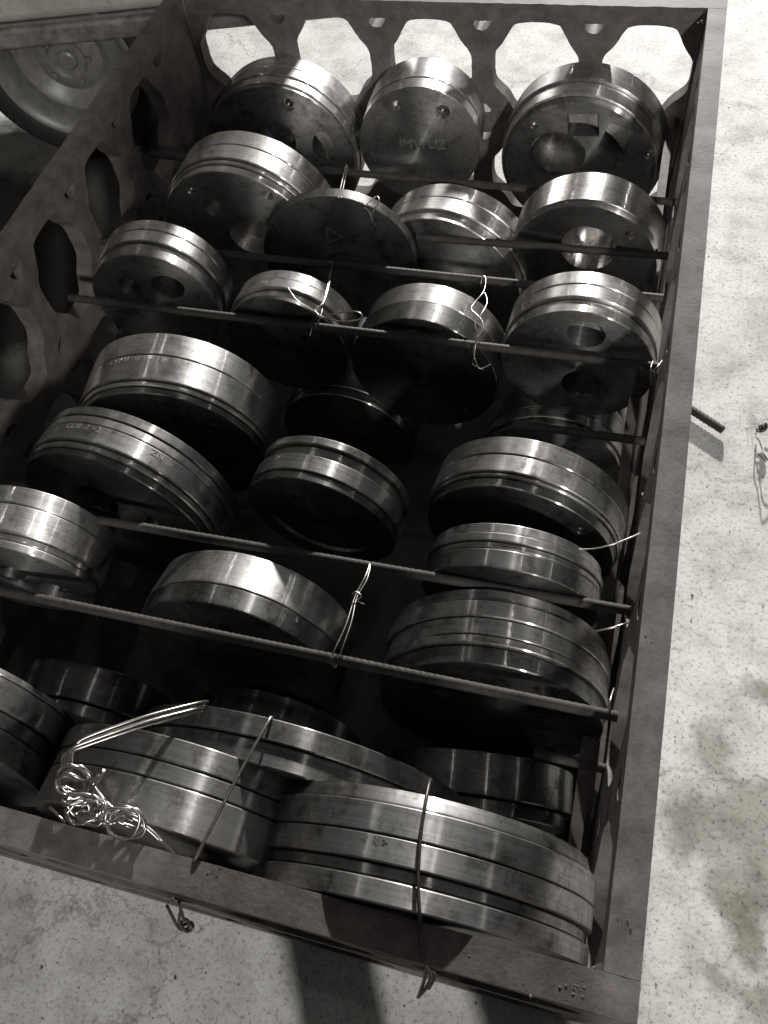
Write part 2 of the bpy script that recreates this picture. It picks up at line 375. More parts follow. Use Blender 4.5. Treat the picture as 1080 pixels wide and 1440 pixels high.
# ------------------------------------------------------------------ the machined discs
def disc_frame(c, yaw, pit, R):
    ya, pi_ = math.radians(yaw), math.radians(pit)
    n = Vector((math.sin(ya) * math.cos(pi_), -math.cos(ya) * math.cos(pi_), math.sin(pi_)))
    u = Vector((math.cos(ya), math.sin(ya), 0)); v = u.cross(n) * -1
    if v.z < 0: v = -v
    base = Vector((c[0], c[1], c[2] + RIM)) - v * R
    m = Matrix.Identity(4)
    for i in range(3): m[i][0] = u[i]; m[i][1] = v[i]; m[i][2] = n[i]; m[i][3] = base[i]
    return m
def text_mesh(txt, size, depth=.0006):
    cu = bpy.data.curves.new('txt', 'FONT'); cu.body = txt; cu.size = size; cu.align_x = 'CENTER'; cu.align_y = 'CENTER'; cu.extrude = depth; cu.resolution_u = 2
    o = bpy.data.objects.new('txt', cu); COL.objects.link(o)
    dg = bpy.context.evaluated_depsgraph_get(); dg.update()
    me = bpy.data.meshes.new_from_object(o.evaluated_get(dg), depsgraph=dg)
    bpy.data.objects.remove(o); return me
G = .0016
def disc(label, c, R, yaw, pit, T, segs, holes=(), recess=None, m=STEEL, mf=None, marks=(), bolts=(), group='machined discs packed in the crate'):
    """segs: list of (part name, start fraction, end fraction, radius factor[, end radius factor]) from the front; holes: (u, v, r, depth, sides[, stretch])"""
    root = empty('steel_disc', (0, 0, 0)); root.matrix_world = disc_frame(c, yaw, pit, R)
    tag(root, label, 'steel disc', group)
    mf = mf or m
    for i, s in enumerate(segs):
        name, a, b, r0 = s[:4]; r1 = s[4] if len(s) > 4 else r0
        z0, z1 = -a * T, -b * T; r0 *= R; r1 *= R
        ch = .0016
        if i: z0 -= G
        if i == 0:
            core = .58 * R; zb = -T + .003
            prof = [(z0, 0)]
            if recess:
                for rr, dep in recess: prof += [(z0 - (prof[-1][0] * -1 if False else 0), rr * R)] if dep is None else []
                rr, dep = recess[0]
                prof = [(z0 - dep, 0), (z0 - dep, rr * R - .003), (z0 - .001, rr * R), (z0, rr * R + .002)]
            prof += [(z0, r0 - ch), (z0 - ch, r0)]
            prof += [(z1 + ch, r1), (z1, r1 - ch)]
            if len(segs) > 1: prof += [(z1, core), (zb, core)]
            prof += [(zb if len(segs) > 1 else z1, 0)]
            me = finish(lathe_bm(prof), name)
            if holes:
                for h in holes:
                    hu, hv, hr, dep = h[:4]; sides = h[4] if len(h) > 4 else 28; st = h[5] if len(h) > 5 else 1.0; rot = h[6] if len(h) > 6 else 0
                    cb = bmesh.new(); lo, hi = [], []
                    for k in range(sides):
                        an = 2 * math.pi * (k + (.5 if sides == 4 else 0)) / sides
                        lx, ly = hr * R * math.cos(an) * st, hr * R * math.sin(an)
                        x = hu * R + lx * math.cos(rot) - ly * math.sin(rot); y = hv * R + lx * math.sin(rot) + ly * math.cos(rot)
                        lo.append(cb.verts.new((x, y, -dep))); hi.append(cb.verts.new((x, y, .02)))
                    cb.faces.new(lo[::-1]); cb.faces.new(hi)
                    for k in range(sides): cb.faces.new((lo[k], lo[(k + 1) % sides], hi[(k + 1) % sides], hi[k]))
                    me = boolean_cut(me, cb)
            o = link(name, me, mf, root)
            if not me.materials: me.materials.append(mf)
        else:
            ri = .60 * R
            prof = [(z0, ri), (z0, r0 - ch), (z0 - ch, r0), (z1 + ch, r1), (z1, r1 - ch), (z1, ri)]
            if i == len(segs) - 1:
                prof = [(z0, 0.585 * R), (z0, r0 - ch), (z0 - ch, r0), (z1 + ch, r1), (z1, r1 - ch), (z1, .2 * R), (z1 + .0015, .2 * R), (z1 + .0015, .585 * R)]
            o = link(name, finish(ring_bm(prof), name), m, root)
        o.location = (0, R, 0)
    for (hu, hv, hr, dz) in bolts:
        b_ = lathe_bm([(-dz - .012, 0), (-dz - .012, hr * R), (-dz - .0008, hr * R), (-dz, hr * R - .0008), (-dz, hr * R * .55), (-dz - .004, hr * R * .5), (-dz - .004, 0)], 24)
        o = link('bolt', finish(b_, 'bolt'), POLISH, root); o.location = (hu * R, R + hv * R, 0)
    for mk in marks:
        if mk[0] == 'rim':           # text wrapped on the turned band
            _, txt, size, ang, frac, rf = mk
            me = text_mesh(txt, size); rr = rf * R
            for v in me.vertices:
                th = math.radians(90 - ang) - v.co.x / rr; r_ = rr + .0002 + v.co.z * .5
                v.co = (r_ * math.cos(th), r_ * math.sin(th), -frac * T - v.co.y)
        else:
            _, txt, size, mu, mv, rot = mk
            me = text_mesh(txt, size); cs, sn = math.cos(rot), math.sin(rot)
            for v in me.vertices:
                x, y = v.co.x, v.co.y; v.co = (x * cs - y * sn + mu * R, x * sn + y * cs + mv * R, .0002 + v.co.z * .5)
        o = link('stamped_mark', me, MARK, root); o.location = (0, R, 0)
        if not me.materials: me.materials.append(MARK)
    for ch in root.children: pass
    return root

F, RI, BK = 'front_flange', 'rim', 'back_flange'
disc('large disc in the back left corner with a grooved shiny rim', (-.8808, 1.7434, -.3273), .2062, 4.4, 5.2, .14,
     [(F, 0, .10, .97), (RI, .10, .34, .985), ('rim_band', .34, .62, 1.0), (BK, .62, 1, 1.0)], [(.25, .75, .075, .03), (.0, .30, .26, .09), (.60, .22, .20, .09, 28, .7), (-.52, .22, .18, .09, 28, .8)], bolts=[(.25, .75, .05, .008)], m=STEEL, mf=STEEL2)
disc('small back row disc with two bolt holes and a stamped face', (-.5034, 1.7494, -.2564), .1486, 5, 2.5, .134,
     [(F, 0, .30, 1.0), (BK, .30, 1, 1.01, .985)], [(-.33, .69, .085, .03), (.41, .59, .115, .03)], marks=[('face', "IMWUZ", .034, .05, .03, -.03)], bolts=[(.41, .59, .07, .014)])
disc('big disc in the back right corner with square pockets in its face', (-.1237, 1.7649, -.3029), .1949, -4.5, -.8, .125,
     [(F, 0, .06, .90, .93), (RI, .06, .40, .955, .965), (BK, .40, .97, 1.0, .99)], [(-.55, .54, .05, .03), (.82, .3, .05, .03), (.03, .60, .20, .08, 4, 1.3, .1), (.43, .46, .25, .08, 4, .9, -.3), (-.24, .2, .28, .08, 28, 1.2)], m=STEEL, mf=STEEL2,
     bolts=[(-.55, .54, .035, .006), (.82, .3, .035, .006)])
disc('disc at the left of the second row with a dark hole in its rim', (-.8292, 1.3681, -.2585), .1985, -.9, -1, .125,
     [(F, 0, .16, .955), ('rim_band', .16, .26, .975), (RI, .26, .62, 1.0), (BK, .62, 1, 1.0)], [(-.46, .67, .06, .03), (.47, .70, .06, .03), (.12, .12, .28, .05), (-.25, .46, .12, .05)], bolts=[(-.46, .67, .04, .01), (.47, .70, .04, .01)])
disc('thin dark plate disc with a small triangle stamped on its face', (-.5725, 1.298, -.2261), .1661, 7, 1.2, .028,
     [('plate', 0, 1, 1.0)], m=STEEL2, mf=STEEL3, marks=[('face', "\u25b7", .05, .0, .40, -.1)])
disc('banded disc just right of the thin plate disc, behind a rebar', (-.3579, 1.3438, -.3118), .183, -7.2, 1.4, .112,
     [(F, 0, .22, .97), (RI, .22, .60, 1.0), (BK, .60, 1, 1.0)])
disc('smooth plain-rimmed disc at the right of the second row', (-.0634, 1.3484, -.2191), .1531, -2.5, -.6, .093,
     [(F, 0, .10, .97, 1.0), (BK, .10, 1, 1.0)], [(.05, .3, .36, .07), (.55, .59, .075, .04)], m=POLISH)
disc('disc at the left of the third row with two oval bores', (-.9132, 1.0917, -.198), .138, 5.9, -.2, .10,
     [(F, 0, .25, .98), ('rim_band', .25, .38, .95), (RI, .38, .70, 1.0), (BK, .70, 1, 1.0)], [(-.31, .36, .19, .09, 28, .9), (.31, .37, .23, .09, 28, 1.1)], m=STEEL, mf=STEEL2)
disc('narrow twin-grooved disc with a wire loop on its rim', (-.6088, 1.0407, -.2206), .1307, .5, 1.1, .08,
     [(F, 0, .14, .975), ('rim_band', .14, .36, .945), (RI, .36, .68, 1.0), (BK, .68, 1, .985)], [(-.38, .34, .06, .03), (.32, .25, .06, .03)], mf=STEEL3, marks=[('rim', "HR8", .016, -12, .52, 1.0)])
disc('bright third row disc with a twisted wire hanging down its side', (-.3301, 1.0419, -.2589), .1491, -1.7, 2.4, .103,
     [(F, 0, .48, 1.0), (BK, .48, 1, .985)], [(-.59, .46, .07, .03), (-.02, -.11, .14, .04), (.57, -.53, .06, .03), (.46, .66, .06, .03)], mf=STEEL3, bolts=[(-.59, .46, .045, .01), (.57, -.53, .04, .01)])
disc('grooved disc with two bores at the right of the third row', (-.0383, 1.0503, -.1911), .1412, -1.7, .6, .099,
     [(F, 0, .20, .985), ('rim_band', .20, .34, .95), (RI, .34, .66, 1.0), (BK, .66, 1, 1.0)], [(.07, .62, .22, .09, 28, 1.1), (.1, -.30, .24, .09, 28, 1.1)], mf=STEEL2)
disc('broad bright disc behind the tilted one, stamped marks along its rim', (-.7559, .7685, -.2364), .1866, 6.7, -2.4, .129,
     [(F, 0, .10, .955), ('rim_band', .10, .18, .975), (RI, .18, .60, 1.0), (BK, .60, 1, 1.0, .99)], [(.58, .51, .06, .03), (0, .1, .4, .1)], mf=STEEL3, marks=[('rim', "O8H1 NM14 HK", .017, -6, .52, 1.0)], bolts=[(.58, .51, .04, .01)])
disc('broad disc by the right wall with stripes of shadow on its rim', (-.0798, .6643, -.1901), .1601, -5.3, .6, .092,
     [(F, 0, .18, .96), ('rim_band', .18, .26, .985), (RI, .26, .62, 1.0), (BK, .62, 1, 1.0)], [(.60, .52, .06, .03)], m=STEEL2, mf=STEEL3, bolts=[(.60, .52, .04, .006)])
disc('tilted disc at the left with stamped characters and scratches round its rim', (-.7771, .5861, -.2072), .1876, -4.4, 3.5, .10,
     [(F, 0, .14, .955), ('rim_band', .14, .26, .975), (RI, .26, .62, 1.0), (BK, .62, .80, .995), ('edge_ring', .80, 1, 1.0)], [(-.1, .3, .2, .09), (.41, .12, .1, .06, 28, .6)], m=STEEL2, mf=STEEL3, marks=[('rim', "CO8 -1 =2", .016, -8, .54, 1.0), ('rim', "ZN", .016, 34, .54, 1.0)])
disc('lone disc in the middle of the crate with a wide dark groove', (-.4094, .6365, -.1835), .1335, -4.2, -.7, .084,
     [(F, 0, .18, .985), (RI, .18, .56, 1.0), ('groove_ring', .56, .80, .945), (BK, .80, 1, .99)], [(-.30, .42, .04, .02)], recess=[(.72, .006)], m=STEEL2, mf=STEEL3, marks=[('rim', "-Y", .016, -30, .44, 1.0)])
disc('disc at the left edge where the long rebar rods begin, polished grooves', (-.8383, .4092, -.1216), .1215, 5.7, -1.1, .104,
     [(F, 0, .12, .985), ('rim_band', .12, .24, .955), (RI, .24, .70, 1.0), (BK, .70, 1, 1.0)], [(-.04, .2, .2, .08), (.35, -.3, .25, .08)], mf=STEEL2)
disc('smooth silvery disc with one thin groove between the two long rebar rods', (-.4831, .3871, -.2311), .1726, .2, 7.3, .098,
     [(F, 0, .34, .99, 1.0), (BK, .34, 1, 1.0, .97)], [(.02, .60, .06, .02)], mf=STEEL3, marks=[('rim', "8 K1H", .014, 47, .25, 1.0)])
disc('flat stepped disc crossed by the right end of a long rebar', (-.0745, .5438, -.1646), .1351, .1, -5.2, .071,
     [(F, 0, .40, 1.0), ('rim_band', .40, .56, .985), (RI, .56, .76, 1.0), (BK, .76, 1, .965)], m=STEEL2, mf=STEEL3)
disc('thick many-banded disc by the right wall with an oval bore', (-.0745, .3856, -.232), .1732, 3.3, 6.3, .118,
     [(F, 0, .22, .965), ('lip_ring', .22, .34, 1.0), (RI, .34, .58, .99), ('rim_band', .58, .82, 1.0), (BK, .82, 1, .97)], [(-.38, .38, .12, .09, 28, 1.5), (.46, .66, .08, .04, 28, 1.4), (.40, .25, .11, .04, 4, 1.0)], m=STEEL2, mf=STEEL3)
disc('disc in the front left with stamped characters in a sunken band', (-.850, .1211, -.1549), .1702, .1, 7.3, .11,
     [(F, 0, .34, .985), ('text_band', .34, .54, .965), (RI, .54, .90, 1.0), (BK, .90, 1, 1.0, .985)], m=STEEL4, mf=STEEL3, marks=[('rim', "- 8B 17 /", .022, 12, .44, .965)])
disc('wide disc at the front wall lying under the straight wire', (-.458, .0888, -.2345), .2245, -.7, 2.2, .107,
     [(F, 0, .48, 1.0), ('rim_band', .48, .70, .997), (BK, .70, 1, 1.0)], m=STEEL4)
disc('largest thin disc behind the front wall discs, hooked by the straight wire', (-.3381, .2016, -.2912), .2608, -.7, -.5, .06,
     [(F, 0, .5, .985), (BK, .5, 1, 1.0)], m=STEEL4)
disc('big foremost disc in the front right corner under a dark tie wire', (-.1168, .0772, -.2042), .2243, 1.4, .2, .125,
     [(F, 0, .20, .995), ('groove_ring', .20, .32, .965), (RI, .32, .56, 1.0), ('rim_band', .56, .84, 1.0), (BK, .84, 1, .97, .945)], m=STEEL2, marks=[('rim', "< R >", .014, -10, .50, 1.0)])
# the lower layer, seen in the gaps
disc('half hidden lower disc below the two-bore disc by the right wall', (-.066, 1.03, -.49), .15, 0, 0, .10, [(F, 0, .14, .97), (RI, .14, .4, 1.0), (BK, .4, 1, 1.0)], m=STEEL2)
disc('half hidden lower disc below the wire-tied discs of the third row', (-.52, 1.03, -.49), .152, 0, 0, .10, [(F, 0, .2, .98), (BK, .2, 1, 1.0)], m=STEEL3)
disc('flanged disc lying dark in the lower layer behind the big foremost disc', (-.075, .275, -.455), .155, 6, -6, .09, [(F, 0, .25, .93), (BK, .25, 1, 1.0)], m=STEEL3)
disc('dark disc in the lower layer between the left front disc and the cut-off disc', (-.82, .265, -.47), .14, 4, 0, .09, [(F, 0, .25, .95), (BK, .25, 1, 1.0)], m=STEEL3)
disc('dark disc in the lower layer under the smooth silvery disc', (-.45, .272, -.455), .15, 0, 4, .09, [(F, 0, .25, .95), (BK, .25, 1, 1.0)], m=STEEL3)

# ------------------------------------------------------------------ rebar rods
def rebar(p0, p1, r, label, group='rebar rods laid across the crate'):
    p0, p1 = Vector(p0), Vector(p1); L = (p1 - p0).length; bm = bmesh.new(); n = int(L / .0034); d = (p1 - p0).normalized()
    a = d.orthogonal().normalized(); b = d.cross(a); prev = None; S = 10; mid = (p0 + p1) / 2
    for i in range(n + 1):
        s = i / n; ring = []
        for k in range(S):
            an = 2 * math.pi * k / S
            ph = (s * L / .0102 + .18 * math.cos(an)) % 1.0
            rr = r * (1.0 if ph > .38 else 1.08)
            rr *= 1.06 if k in (0, 5) else 1.0
            ring.append(bm.verts.new(p0 + d * (s * L) - mid + (a * math.cos(an) + b * math.sin(an)) * rr))
        if prev:
            for k in range(S): bm.faces.new((prev[k], prev[(k + 1) % S], ring[(k + 1) % S], ring[k]))
        else: bm.faces.new(ring[::-1])
        prev = ring
    bm.faces.new(prev)
    o = link('rebar_rod', finish(bm, 'rebar_rod', 50), REBAR); o.location = mid
    return tag(o, label, 'rebar rod', group)
RR = .0070
rebar((-1.095, 1.517, RIM - .156), (.098, 1.484, RIM - .156), RR, 'rebar rod in front of the back row of discs')
rebar((-.405, 1.333, RIM - .17), (.098, 1.342, RIM - .17), RR, 'short rebar rod crossing in front of the second row at the right')
rebar((-1.09, 1.222, RIM - .16), (.098, 1.216, RIM - .16), RR, 'rebar rod behind the third row with two wire ties on it')
rebar((-1.06, 1.027, RIM - .135), (.10, 1.024, RIM - .135), RR, 'rebar rod in front of the third row, its left end sticking out free')
rebar((-.98, .521, RIM - .09), (.098, .531, RIM - .09), RR, 'long ribbed rebar rod running above the smooth silvery disc')
rebar((-1.06, .362, RIM - .06), (.095, .366, RIM - .06), RR, 'long ribbed rebar rod running below the smooth silvery disc')
rebar((-.13, .914, RIM - .205), (.10, .914, RIM - .205), RR, 'dark rebar rod deep between the third and fifth rows by the right wall')
rebar((.0, .338, RIM - .205), (.10, .338, RIM - .205), RR, 'dark rebar rod deep behind the front discs by the right wall')
p = at(976, 579, -.585); q = at(1017, 605, -.585)
rebar(p + (p - q) * 2.2, q, .0085, 'short loose rebar rod on the concrete sticking out beside the right wall', None)

# ------------------------------------------------------------------ tie wires
def wire(paths, r, label, m=WIRE, cat='wire', group=None, sides=7, per=8):
    if not isinstance(paths[0][0], (list, tuple, Vector)): paths = [paths]
    c = sum((Vector(p) for p in paths[0]), Vector()) / len(paths[0]); bm = bmesh.new()
    for pth in paths: tube_bm(bm, smooth_path([Vector(p) - c for p in pth], per), r, sides)
    o = link('tie_wire', finish(bm, 'tie_wire', 70), m); o.location = c
    return tag(o, label, cat, group)
def V(x, y, z): return Vector((x, y, z + RIM))
wire([at(383, 1009, -.045), at(381, 1010, -.018), at(376, 1017, -.002), at(330, 1100, .004), at(277, 1203, .003), at(275, 1207, -.02), at(276, 1209, -.10)], .0021, 'single straight wire stretched from the largest disc to the front wall')
# bundle with coils at the front wall
bundle = []
for k in range(4):
    o = (k - 1.5) * .0042; h = .003 * (k % 2)
    bundle.append([at(290, 993, -.06) + Vector((0, o, 0)), at(276, 996, -.025) + Vector((0, o, h)), at(200, 1016, .015) + Vector((0, o, h)), at(125, 1042, .03) + Vector((0, o * .9, h)), at(103, 1053, .03) + Vector((o * .5, o * .7, h)),
                   at(95, 1065, .02) + Vector((o, 0, 0)), at(94, 1085, .0) + Vector((o, 0, 0)), at(100, 1098, -.02) + Vector((o, 0, 0))])
def coil(c, r, turns, tilt, squash=.8, jit=.003):
    out = []; n = int(turns * 10); e1 = Vector((1, .2, 0)).normalized(); e2 = Vector((-.2 * tilt, .6, .8 * tilt)).normalized()
    for i in range(n + 1):
        a = 2 * math.pi * i / 10 + tilt; s = 1 + .12 * math.sin(i * 1.7)
        out.append(c + (e1 * math.cos(a) + e2 * math.sin(a) * squash) * r * s + Vector((random.uniform(-jit, jit), random.uniform(-jit, jit), i * .0006)))
    return out
bundle += [coil(at(106, 1100, .0), .023, 2.2, .6, .85, .0008), coil(at(120, 1135, .008), .021, 2.3, .9, .8, .0008), coil(at(130, 1148, .012), .013, 2.1, -.5, .8, .0015), coil(at(180, 1160, .012), .022, 3.1, .5, .85, .0015),
           coil(at(104, 1104, .004), .018, 2.1, 1.4, .8, .002), coil(at(113, 1128, .016), .015, 2.2, -.9, .8, .002), coil(at(126, 1142, .004), .023, 1.7, .3, .7, .002), coil(at(140, 1136, .016), .012, 2.3, .8, .8, .002), coil(at(186, 1156, .004), .016, 2.2, 1.3, .7, .002), coil(at(160, 1152, .010), .011, 2.1, -.4, .8, .002)]
bundle += [[at(112, 1082, .0), at(128, 1100, .015), at(150, 1130, .012), at(178, 1150, .012), at(205, 1162, .0), at(228, 1182, -.01), at(247, 1200, -.03)],
           [at(118, 1088, .0), at(134, 1108, .012), at(156, 1134, .012), at(190, 1154, .012), at(212, 1170, .0), at(246, 1203, -.03)],
           [at(126, 1115, .01), at(133, 1104, .02), at(140, 1096, .03), at(146, 1083, .045)], [at(121, 1110, .01), at(130, 1100, .02), at(136, 1094, .03), at(139, 1090, .04)],
           [at(92, 1138, .012), at(97, 1152, .012), at(104, 1158, .01)], [at(70, 1135, .0), at(82, 1147, .006), at(92, 1156, .004)]]
wire(bundle, .0018, 'bundle of bright wires bent over and knotted into coils at the front wall', cat='wire bundle')
wire([[at(605, 1096, -.01), at(603, 1104, .008), at(598, 1130, .021), at(591, 1180, .023), at(588, 1240, .023), at(590, 1288, .022), at(591, 1296, .012), at(592, 1330, .004), at(597, 1345, .003), at(599, 1362, -.03), at(596, 1380, -.06), at(590, 1397, -.09)],
      [at(598, 1355, -.01), at(606, 1372, -.04), at(600, 1388, -.07), at(588, 1402, -.10)], [at(599, 1360, -.02), at(612, 1370, -.05), at(603, 1390, -.09)]], .0021, 'dark wire over the big foremost disc with twisted ends on the front wall', WIRED)
wire([[at(235, 1274, -.12), at(243, 1290, -.16), at(250, 1303, -.2), at(258, 1308, -.22), at(266, 1303, -.22), at(262, 1293, -.2), at(252, 1300, -.2)], [at(252, 1268, -.1), at(254, 1280, -.14), at(252, 1296, -.18), at(262, 1310, -.22), at(271, 1305, -.22), at(268, 1297, -.22), at(256, 1302, -.2)], [at(254, 1278, -.14), at(259, 1295, -.18)]], .0022, 'knotted dark wire end poking out of the front wall above the floor', WIRED)
wire([[at(520, 793, -.08), at(513, 812, -.07), at(500, 837, -.065), at(486, 880, -.05), at(470, 915, -.046), at(466, 930, -.06), at(471, 940, -.08)], [at(521, 794, -.08), at(516, 815, -.07), at(502, 840, -.063), at(494, 875, -.05), at(482, 910, -.046), at(472, 938, -.07)],
      [at(495, 836, -.06), at(500, 832, -.055), at(508, 838, -.055), at(503, 845, -.06), at(512, 850, -.055)]], .0011, 'thin double wire tying the two long rebar rods together')
wire([[at(461, 371, -.155), at(464, 368, -.15), at(467, 372, -.15), at(461, 400, -.115), at(452, 440, -.09), at(446, 455, -.1), at(440, 462, -.12)], [at(467, 372, -.155), at(463, 400, -.11), at(455, 425, -.085), at(443, 436, -.08), at(455, 446, -.08), at(480, 452, -.07), at(505, 449, -.065), at(508, 442, -.06), at(498, 438, -.06), at(475, 440, -.07), at(452, 447, -.08), at(442, 438, -.085), at(420, 425, -.09), at(405, 405, -.085)],
      [at(448, 440, -.08), at(440, 458, -.12), at(436, 472, -.14)]], .0011, 'thin bright wire with an open loop on the narrow twin-grooved disc')
wire([[at(512, 293, -.06), at(520, 283, -.055), at(530, 276, -.05), at(533, 282, -.05), at(528, 292, -.055), at(522, 302, -.06)], [at(513, 292, -.06), at(520, 300, -.062), at(524, 312, -.07)], [at(476, 278, -.06), at(481, 255, -.12), at(487, 232, -.15)], [at(480, 278, -.06), at(484, 258, -.12), at(489, 233, -.15)]], .0010, 'thin wire loop at the top of the thin dark plate disc')
wire([[at(676, 400, -.15), at(679, 388, -.148), at(683, 393, -.145), at(680, 410, -.12), at(668, 425, -.115), at(663, 435, -.11), at(676, 448, -.105), at(679, 462, -.105), at(670, 480, -.11), at(667, 500, -.13), at(665, 512, -.15), at(680, 520, -.15)], [at(682, 412, -.12), at(685, 425, -.11), at(678, 440, -.1), at(668, 455, -.1), at(672, 470, -.105), at(666, 490, -.125), at(668, 505, -.14), at(675, 518, -.15), at(690, 512, -.15)]], .0011, 'twisted wire hanging down the side of the bright disc in the third row')
wire([[at(760, 771, -.08), at(800, 772, -.07), at(832, 772, -.06), at(860, 766, -.05), at(884, 757, -.05), at(900, 750, -.06)], ], .0011, 'bright wire reaching from the shadow-striped disc to the right wall')
wire([[at(836, 888, -.05), at(855, 884, -.04), at(876, 878, -.04), at(885, 875, -.06)]], .0012, 'short bright wire stub by the right wall beside the oval-bore disc')
wire([[at(863, 968, -.06), at(858, 985, -.04), at(857, 1000, -.05), at(858, 1012, -.09)]], .0012, 'curved bright wire hanging on the right wall below the wire stub')
wire([[at(932, 506, -.12), at(925, 515, -.11), at(916, 524, -.12), at(914, 535, -.15), at(918, 548, -.2)], [at(918, 508, -.12), at(915, 520, -.11), at(917, 540, -.16), at(913, 552, -.2)]], .0011, 'thin wire tie at the right end of the third-row rebar')
fw = []
for dz in (0, .012):
    fw.append([at(1064, 606, -.59), at(1063, 613, -.585 + dz), at(1068, 620, -.58 + dz), at(1072, 632, -.575 + dz), at(1077, 643, -.57 + dz), at(1092, 660, -.575)])
fw += [coil(at(1070, 606, -.585), .008, 3.2, .4, .8, .002), coil(at(1073, 604, -.583), .006, 2.5, 1.2, .8, .002), [at(1076, 600, -.585), at(1090, 596, -.58)]]
wire(fw, .0016, 'dark scrap of knotted wire lying on the concrete at the right edge', WIRED)

# ------------------------------------------------------------------ vehicle beyond the left wall
VA = Vector((-1.766, 1.995, RIM - .15)); VD = Vector((.975, .223, 0)).normalized(); ang = math.atan2(VD.y, VD.x)
car = empty('parked_trailer', (VA.x, VA.y, 0), (0, 0, ang))
tag(car, 'pale dusty vehicle body with a straight scuffed sill and one wheel beyond the left wall', 'vehicle')
def bx(name, lo, hi, m, parent, bev=.004):
    bm = bmesh.new(); box_bm(bm, lo, hi); o = link(name, finish(bm, name), m, parent)
    b = o.modifiers.new('edge', 'BEVEL'); b.width = bev; b.segments = 3; return o
X0, X1 = -1.4, .98
bx('body', (X0, .012, .452), (X1, 1.5, 1.75), BODYP, car, .03)
bx('sill', (X0, .0, .392), (X1, .06, .450), LIPP, car, .012)
bx('underframe', (X0 + .05, .35, .30), (X1 - .05, 1.2, .448), RUBBER, car)
bx('trim_strip', (X0, .002, .4535), (X1, .011, .462), WHEELP, car, .002)
def wheel(x, y):
    wh = link('wheel', finish(ring_bm([(.0, .219), (.004, .235), (-.004, .27), (-.016, .296), (-.04, .312), (-.16, .312), (-.185, .296), (-.195, .235), (-.19, .212), (-.01, .212)], 96), 'wheel', 60), RUBBER, car)
    wh.location = (x, y, .3125); wh.rotation_euler = (math.pi / 2, 0, 0)
    rim = lathe_bm([(-.05, 0), (-.05, .05), (-.042, .058), (-.042, .075), (-.06, .10), (-.035, .128), (-.030, .142), (-.045, .150), (-.070, .160), (-.070, .172), (-.02, .182), (-.006, .192), (.006, .205), (.008, .213), (.0, .2175), (-.008, .2115), (-.19, .2115), (-.19, 0)], 96)
    r = link('rim', finish(rim, 'rim', 40), WHEELP, wh)
    for k in range(8):
        a = 2 * math.pi * k / 8 + .2
    hb = link('hub', finish(lathe_bm([(-.036, 0), (-.036, .022), (-.040, .028), (-.049, .03), (-.049, 0)], 32), 'hub'), WHEELP, wh); hb.location = (0, 0, .004)
    for k in range(5):
        a = 2 * math.pi * k / 5; n = link('wheel_nut', finish(lathe_bm([(-.03, 0), (-.03, .008), (-.034, .010), (-.0415, .010), (-.0415, 0)], 6), 'wheel_nut', 10), WHEELP, wh)
        n.location = (.066 * math.cos(a), .066 * math.sin(a), 0)
    return wh
wheel(.119, .03)

# ------------------------------------------------------------------ the person taking the photo, just short of the frame
CLOTH = rough_paint('dark_work_cloth', (.012, .013, .015, 1), (.028, .029, .032, 1), .85, .3, 0, 60, .2)
CLOTH2 = rough_paint('grey_trouser_cloth', (.020, .020, .021, 1), (.042, .041, .041, 1), .85, .3, 0, 60, .2)
SKINM = rough_paint('skin', (.36, .22, .16, 1), (.46, .29, .21, 1), .5, .05, 0, 40)
HAIRM = rough_paint('black_hair', (.008, .007, .006, 1), (.02, .018, .016, 1), .6, .6, 0, 150)
def skin_mesh(name, chains, m, parent, root=None, sub=2):
    bm = bmesh.new(); lay = bm.verts.layers.skin.verify(); seen = {}
    for ch in chains:
        prev = None
        for p, r in ch:
            key = tuple(round(c, 4) for c in p)
            v = seen.get(key)
            if v is None:
                v = bm.verts.new(p); seen[key] = v; rr = r if isinstance(r, tuple) else (r, r)
                v[lay].radius = rr
            if prev is not None and prev is not v and not bm.edges.get((prev, v)): bm.edges.new((prev, v))
            prev = v
    bm.verts.ensure_lookup_table(); bm.verts[0][lay].use_root = True
    me = bpy.data.meshes.new(name); bm.to_mesh(me); bm.free()
    o = link(name, me, m, parent); o.modifiers.new('skin', 'SKIN').use_smooth_shade = True
    sb = o.modifiers.new('sub', 'SUBSURF'); sb.levels = sub; sb.render_levels = sub
    return o
man = empty('person', (.15, -.44, 0)); tag(man, 'person in dark jacket and grey trousers leaning over the crate holding up a phone', 'person')
FL, FR = (-.165, .0), (.165, .02)
def leg(f, sx):
    return [((0, 0, .95), (.155, .105)), ((sx * .105, 0, .90), .088), ((f[0] * .92, .025, .50), .062), ((f[0], -.01, .09), .042), ((f[0] + sx * .01, .10, .035), (.040, .030)), ((f[0] + sx * .015, .15, .028), (.036, .022))]
torso = [((0, 0, .95), (.155, .105)), ((0, .02, 1.15), (.14, .10)), ((0, .07, 1.36), (.165, .105)), ((-.01, .095, 1.46), (.09, .07)), ((-.02, .12, 1.53), .052), ((-.035, .15, 1.60), (.066, .078)), ((-.045, .165, 1.69), (.072, .088)), ((-.045, .155, 1.74), (.05, .06))]
PH = CPOS - fwd * .012 - Vector((.15, -.44, 0))
def arm(sx):
    hx = PH + right * (.068 * sx) + down * .02 - fwd * .02
    wr = hx + Vector((.03 * sx, -.07, -.05)); sh = Vector((sx * .185, .07, 1.40)); el = Vector((sx * .27, .10, 1.20)) + Vector((0, .05, .02))
    return [((0, .07, 1.36), (.165, .105)), (tuple(sh), .058), (tuple(sh.lerp(el, .5)), .048), (tuple(el), .042), (tuple(el.lerp(wr, .5)), .036), (tuple(wr), (.026, .022)), (tuple(hx), (.034, .016))], hx
aL, hL = arm(-1); aR, hR = arm(1)
fing = []
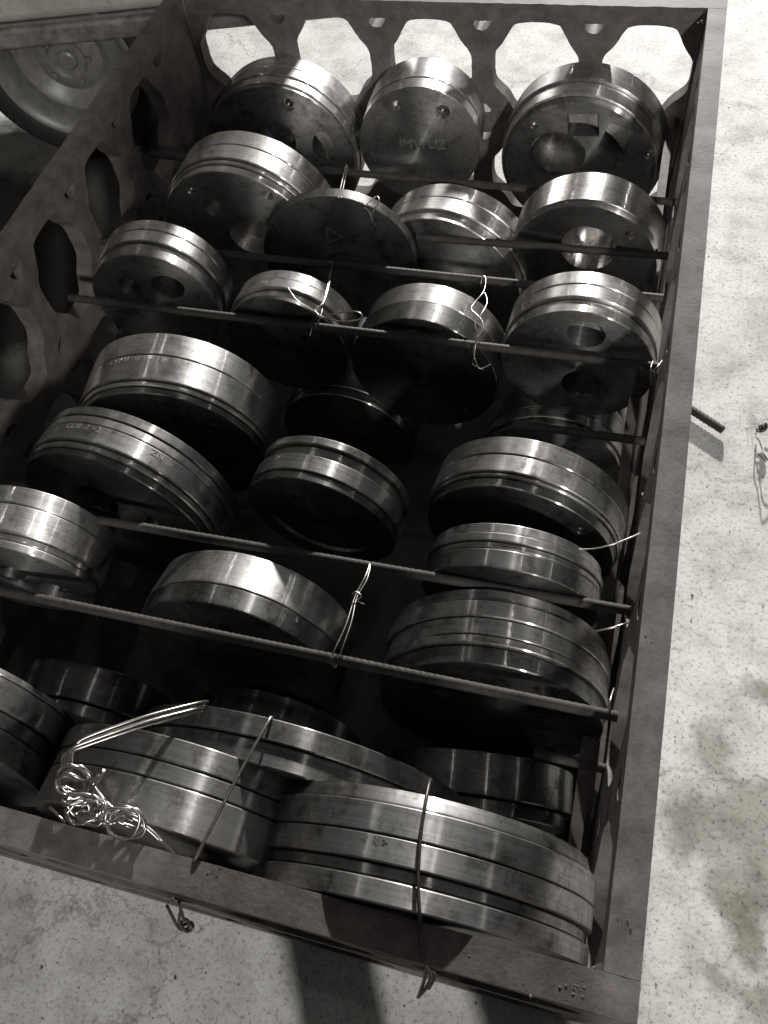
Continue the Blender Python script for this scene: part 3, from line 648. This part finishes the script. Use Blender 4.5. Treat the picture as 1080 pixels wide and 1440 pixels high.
for sx, h in ((-1, hL), (1, hR)):
    for k in range(4):
        ln = (.030, .036, .034, .026)[k]
        b0 = h - down * (.026 - .018 * k) + right * (.012 * sx)
        b1 = b0 - right * (sx * ln * .9) - fwd * .010; b2 = b1 - right * (sx * ln * .7) - fwd * .002; b3 = b2 - right * (sx * ln * .35) + fwd * .006
        fing.append([(tuple(h), (.034, .016)), (tuple(b0), .0095), (tuple(b1), .0085), (tuple(b2), .008), (tuple(b3), .007)])
    t0 = h + down * .03 - fwd * .01; t1 = t0 - right * (sx * .028) + down * .008 - fwd * .012; t2 = t1 - right * (sx * .022) - down * .006
    fing.append([(tuple(h), (.034, .016)), (tuple(t0), .012), (tuple(t1), .010), (tuple(t2), .008)])
skin_mesh('body', [torso, leg(FL, -1), leg(FR, 1), aL, aR] + fing, SKINM, man)
def grow(ch, d, a, b): return [(p, tuple(x + d for x in (r if isinstance(r, tuple) else (r, r)))) for p, r in ch[a:b]]
skin_mesh('jacket', [grow(torso, .022, 0, 4), grow(aL, .016, 0, 6), grow(aR, .016, 0, 6)], CLOTH, man)
skin_mesh('trousers', [grow(leg(FL, -1), .020, 0, 4), grow(leg(FR, 1), .020, 0, 4)], CLOTH2, man)
for f, sx in ((FL, -1), (FR, 1)):
    skin_mesh('shoe', [[((f[0], -.035, .05), (.046, .042)), ((f[0], .03, .055), (.048, .045)), ((f[0] + sx * .012, .12, .04), (.048, .034)), ((f[0] + sx * .016, .18, .034), (.042, .028))]], HAIRM, man)
skin_mesh('hair', [[((-.04, .105, 1.64), (.055, .04)), ((-.045, .115, 1.71), (.07, .065)), ((-.045, .15, 1.765), (.062, .072)), ((-.045, .205, 1.76), (.05, .03))]], HAIRM, man)
bm = bmesh.new(); box_bm(bm, (-.036, -.075, -.004), (.036, .075, .004)); ph = link('phone', finish(bm, 'phone'), POLISH)
pm = mw.copy()
for i in range(3): pm[i][3] = (CPOS - fwd * .012 - Vector(right) * .0 + down * .045)[i]
ph.matrix_world = pm; bvp = ph.modifiers.new('edge', 'BEVEL'); bvp.width = .003; bvp.segments = 3
tag(ph, 'slim dark phone held up in both hands of the person', 'phone')

SC.render.engine = 'CYCLES'
SC.cycles.use_denoising = True
SC.cycles.max_bounces = 8; SC.cycles.glossy_bounces = 5; SC.cycles.diffuse_bounces = 4
SC.cycles.sample_clamp_indirect = 6.0
